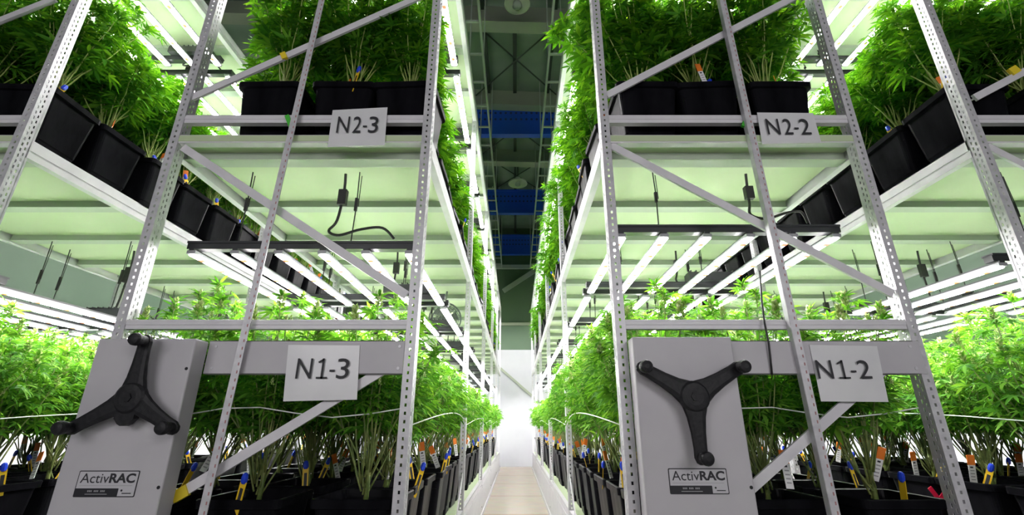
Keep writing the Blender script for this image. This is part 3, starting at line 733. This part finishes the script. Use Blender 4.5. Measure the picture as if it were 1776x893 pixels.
FRONT = {'N3': {'aisle': -0.56, 'mid': -0.87, 'gap': -1.24}, 'N2': {'aisle': 0.66, 'mid': 0.975, 'gap': 1.33}}
for key in ('N3', 'N2', 'N4', 'N1'):
    xa, xb = RACKS[key]; inner = xb if key in ('N3', 'N4') else xa; s = -1 if key in ('N3', 'N4') else 1     # s: direction from the inner edge outwards
    for tier, z in ((0, Z1), (1, Z2)):
        if key in ('N3', 'N2'): rows = (('aisle', 0.205, 28), ('mid', 0.61, 8 if tier == 0 else 5), ('gap', 1.03, 9))
        else: rows = (('gap', 0.19, 13), ('mid', 0.61, 8 if tier == 0 else 6), ('out', 1.03, 7 if tier == 0 else 5))
        for row, off, n in rows:
            for k in range(n):
                x = inner + s*off + rnd.uniform(-0.012, 0.012)
                y = 2.07 + k*STEP + (0.11 if (key, tier) == ('N1', 0) else 0) + rnd.uniform(-0.012, 0.012)
                if row == 'mid' and tier == 0 and k: y += 0.06
                if k == 0 and tier == 1 and key in FRONT: x, y = FRONT[key][row], 2.06
                kind = ('lo_' if tier == 0 else 'up_') + ('front' if k == 0 else 'tall' if row == 'mid' or (key == 'N2' and row == 'aisle' and k < 9) else 'low')
                if (key, tier, row, k) == ('N2', 1, 'aisle', 0): kind = 'up_aisle'
                if (key, tier, row, k) == ('N3', 1, 'aisle', 0): kind = 'up_cut'
                elif (key, tier, row) == ('N3', 1, 'aisle'): kind = 'up_slim'; x -= 0.03
                var = rnd.choice(VAR[kind])
                side = {'aisle': (-s, -0.3), 'gap': ((s if key in ('N3', 'N2') else -s), -0.5), 'mid': (0, -1), 'out': (0, -1)}[row]
                place = 'front' if k else 'front'
                lab = 'potted cannabis plant, %s back %s, %s' % (ords[k], ROWN[row], TIER[key, tier])
                p = plant(x, y, z, var, lab, 'cannabis plants on the ' + TIER[key, tier], k < 10, side, k == 0)
                PLANTS[key, tier, row, k] = p
# red cross of tape on one pot
p = PLANTS['N1', 0, 'gap', 2]
yx = p.location.y-0.152
mb = MB()
for q in (((1612, 845), (1641, 881)), ((1641, 852), (1621, 880))):
    (x0, z0), (x1, z1) = at(*q[0], yx), at(*q[1], yx)
    mb.bar((x0-p.location.x, -0.152, z0-p.location.z), (x1-p.location.x, -0.150, z1-p.location.z), 0.022, 0.006, M['red'])
o = mb.build('tape_cross', p); o['label'] = 'bright red tape cross'

# ------------------------------------------------------------------ strings, fans, loose cords
def string(label, pts, r=0.0026):
    mb = MB(); mb.tube(pts, r, M['string'], 5); return tag(mb.build('trellis_string', None, smooth=True), label, 'string', 'white trellis strings')
for key, l in (('N3', 'white trellis string sagging along the aisle edge of the shelf signed N1-3'), ('N2', 'white trellis string sagging along the aisle edge of the shelf signed N1-2'),
               ('N1', 'white trellis string along the side gap of the rightmost lower shelf'), ('N4', 'white trellis string along the side gap of the leftmost lower shelf')):
    xa, xb = RACKS[key]; x = (xb-0.01) if key in ('N3', 'N4') else (xa+0.01); pts = []; bow = 1 if key in ('N3', 'N4') else -1
    for k in range(3 if key in ('N1', 'N4') else 4):
        for i in range(10):
            s = i/10; pts.append((x + bow*0.05*math.sin(math.pi*s), YP+0.05+(k+s)*BAY, H+0.0+0.07*math.sin(math.pi*s)))
    pts.append((x, YP+0.05+(3 if key in ('N1', 'N4') else 4)*BAY, H)); string(l, pts)
for key, l in (('N3', 'white trellis string tied across the front of the shelf signed N1-3'), ('N2', 'white trellis string tied across the front of the shelf signed N1-2')):
    xa, xb = RACKS[key]; string(l, [(xa+0.03+(xb-xa-0.06)*i/8, YP+0.07, H+0.05-0.02*math.sin(i*1.3)) for i in range(9)])

def fan(u, v, y, r, rz, ztop, label):
    x, z = at(u, v, y); t = thing('circulation_fan', label, 'fan', (x, y, z), 'wire-cage fans'); t.rotation_euler = (0.15, 0, rz)
    mb = MB()
    for d, rr_ in ((-0.06, 0.35), (-0.055, 0.6), (-0.04, 0.82), (0, 1.0), (0.05, 0.8), (0.055, 0.45)):
        mb.tube([(r*rr_*math.cos(2*math.pi*i/28), d, r*rr_*math.sin(2*math.pi*i/28)) for i in range(29)], 0.0035 if rr_ < 1 else 0.008, M['fan'], 6)
    for k in range(20):
        a = 2*math.pi*k/20; c, s_ = math.cos(a), math.sin(a)
        mb.tube([(0.15*r*c, -0.062, 0.15*r*s_), (0.6*r*c, -0.056, 0.6*r*s_), (0.9*r*c, -0.03, 0.9*r*s_), (r*c, 0, r*s_), (0.8*r*c, 0.05, 0.8*r*s_), (0.2*r*c, 0.06, 0.2*r*s_)], 0.0028, M['fan'], 4)
    mb.build('cage', t)
    for k in range(3):
        mb = MB(); a = k*2.094; vs = []
        for i in range(6):
            for j in (0, 1):
                rad = r*(0.15+0.72*i/5); b = a + (0.75 if j else 0)*(0.5+0.5*i/5); vs.append((rad*math.cos(b), -0.02+0.035*j, rad*math.sin(b)))
        n = len(vs); vs += [(p[0], p[1]+0.003, p[2]) for p in vs]
        fs = [(2*i, 2*i+1, 2*i+3, 2*i+2) for i in range(5)]; fs += [tuple(q+n for q in f[::-1]) for f in fs]
        mb.add(vs, fs, M['fan']); mb.build('blade', t)
    mb = MB(); mb.lathe([(0.01, 0.03), (0.035, 0.02), (0.04, -0.05), (0.05, -0.06), (0.05, -0.12), (0.02, -0.13)], M['fan'], 16, 'y'); mb.build('motor', t)
    mb = MB(); mb.tube([(0, 0.09, 0), (0, 0.11, 0.1), (0, 0.05, r+0.04), (0, 0.0, ztop-z)], 0.009, M['fan'], 8); mb.build('bracket', t)
fan(772, 553, 4.35, 0.15, 0.3, Z2-0.075, 'grey wire-cage fan under the shelf beside the aisle, rack signed N1-3')
fan(372, 532, 4.6, 0.19, -0.5, Z2-0.075, 'grey wire-cage fan above the plants of the leftmost lower shelf')
fan(1280, 505, 5.4, 0.17, 0.2, Z2-0.075, 'grey wire-cage fan under the shelf, behind the lights above the rack signed N1-2')

mb = MB(); pts = [(1318, 470), (1321, 520), (1326, 560), (1333, 593), (1336, 620), (1339, 650)]
yy = [1.9, 1.86, 1.842, 1.842, 1.846, 1.85]
mb.tube([(at(u, v, y)[0], y, at(u, v, y)[1]) for (u, v), y in zip(pts, yy)], 0.004, M['cable'], 6)
tag(mb.build('hanging_cable', None, smooth=True), 'thin black cable hanging over the grey cover left of sign N1-2', 'cable')
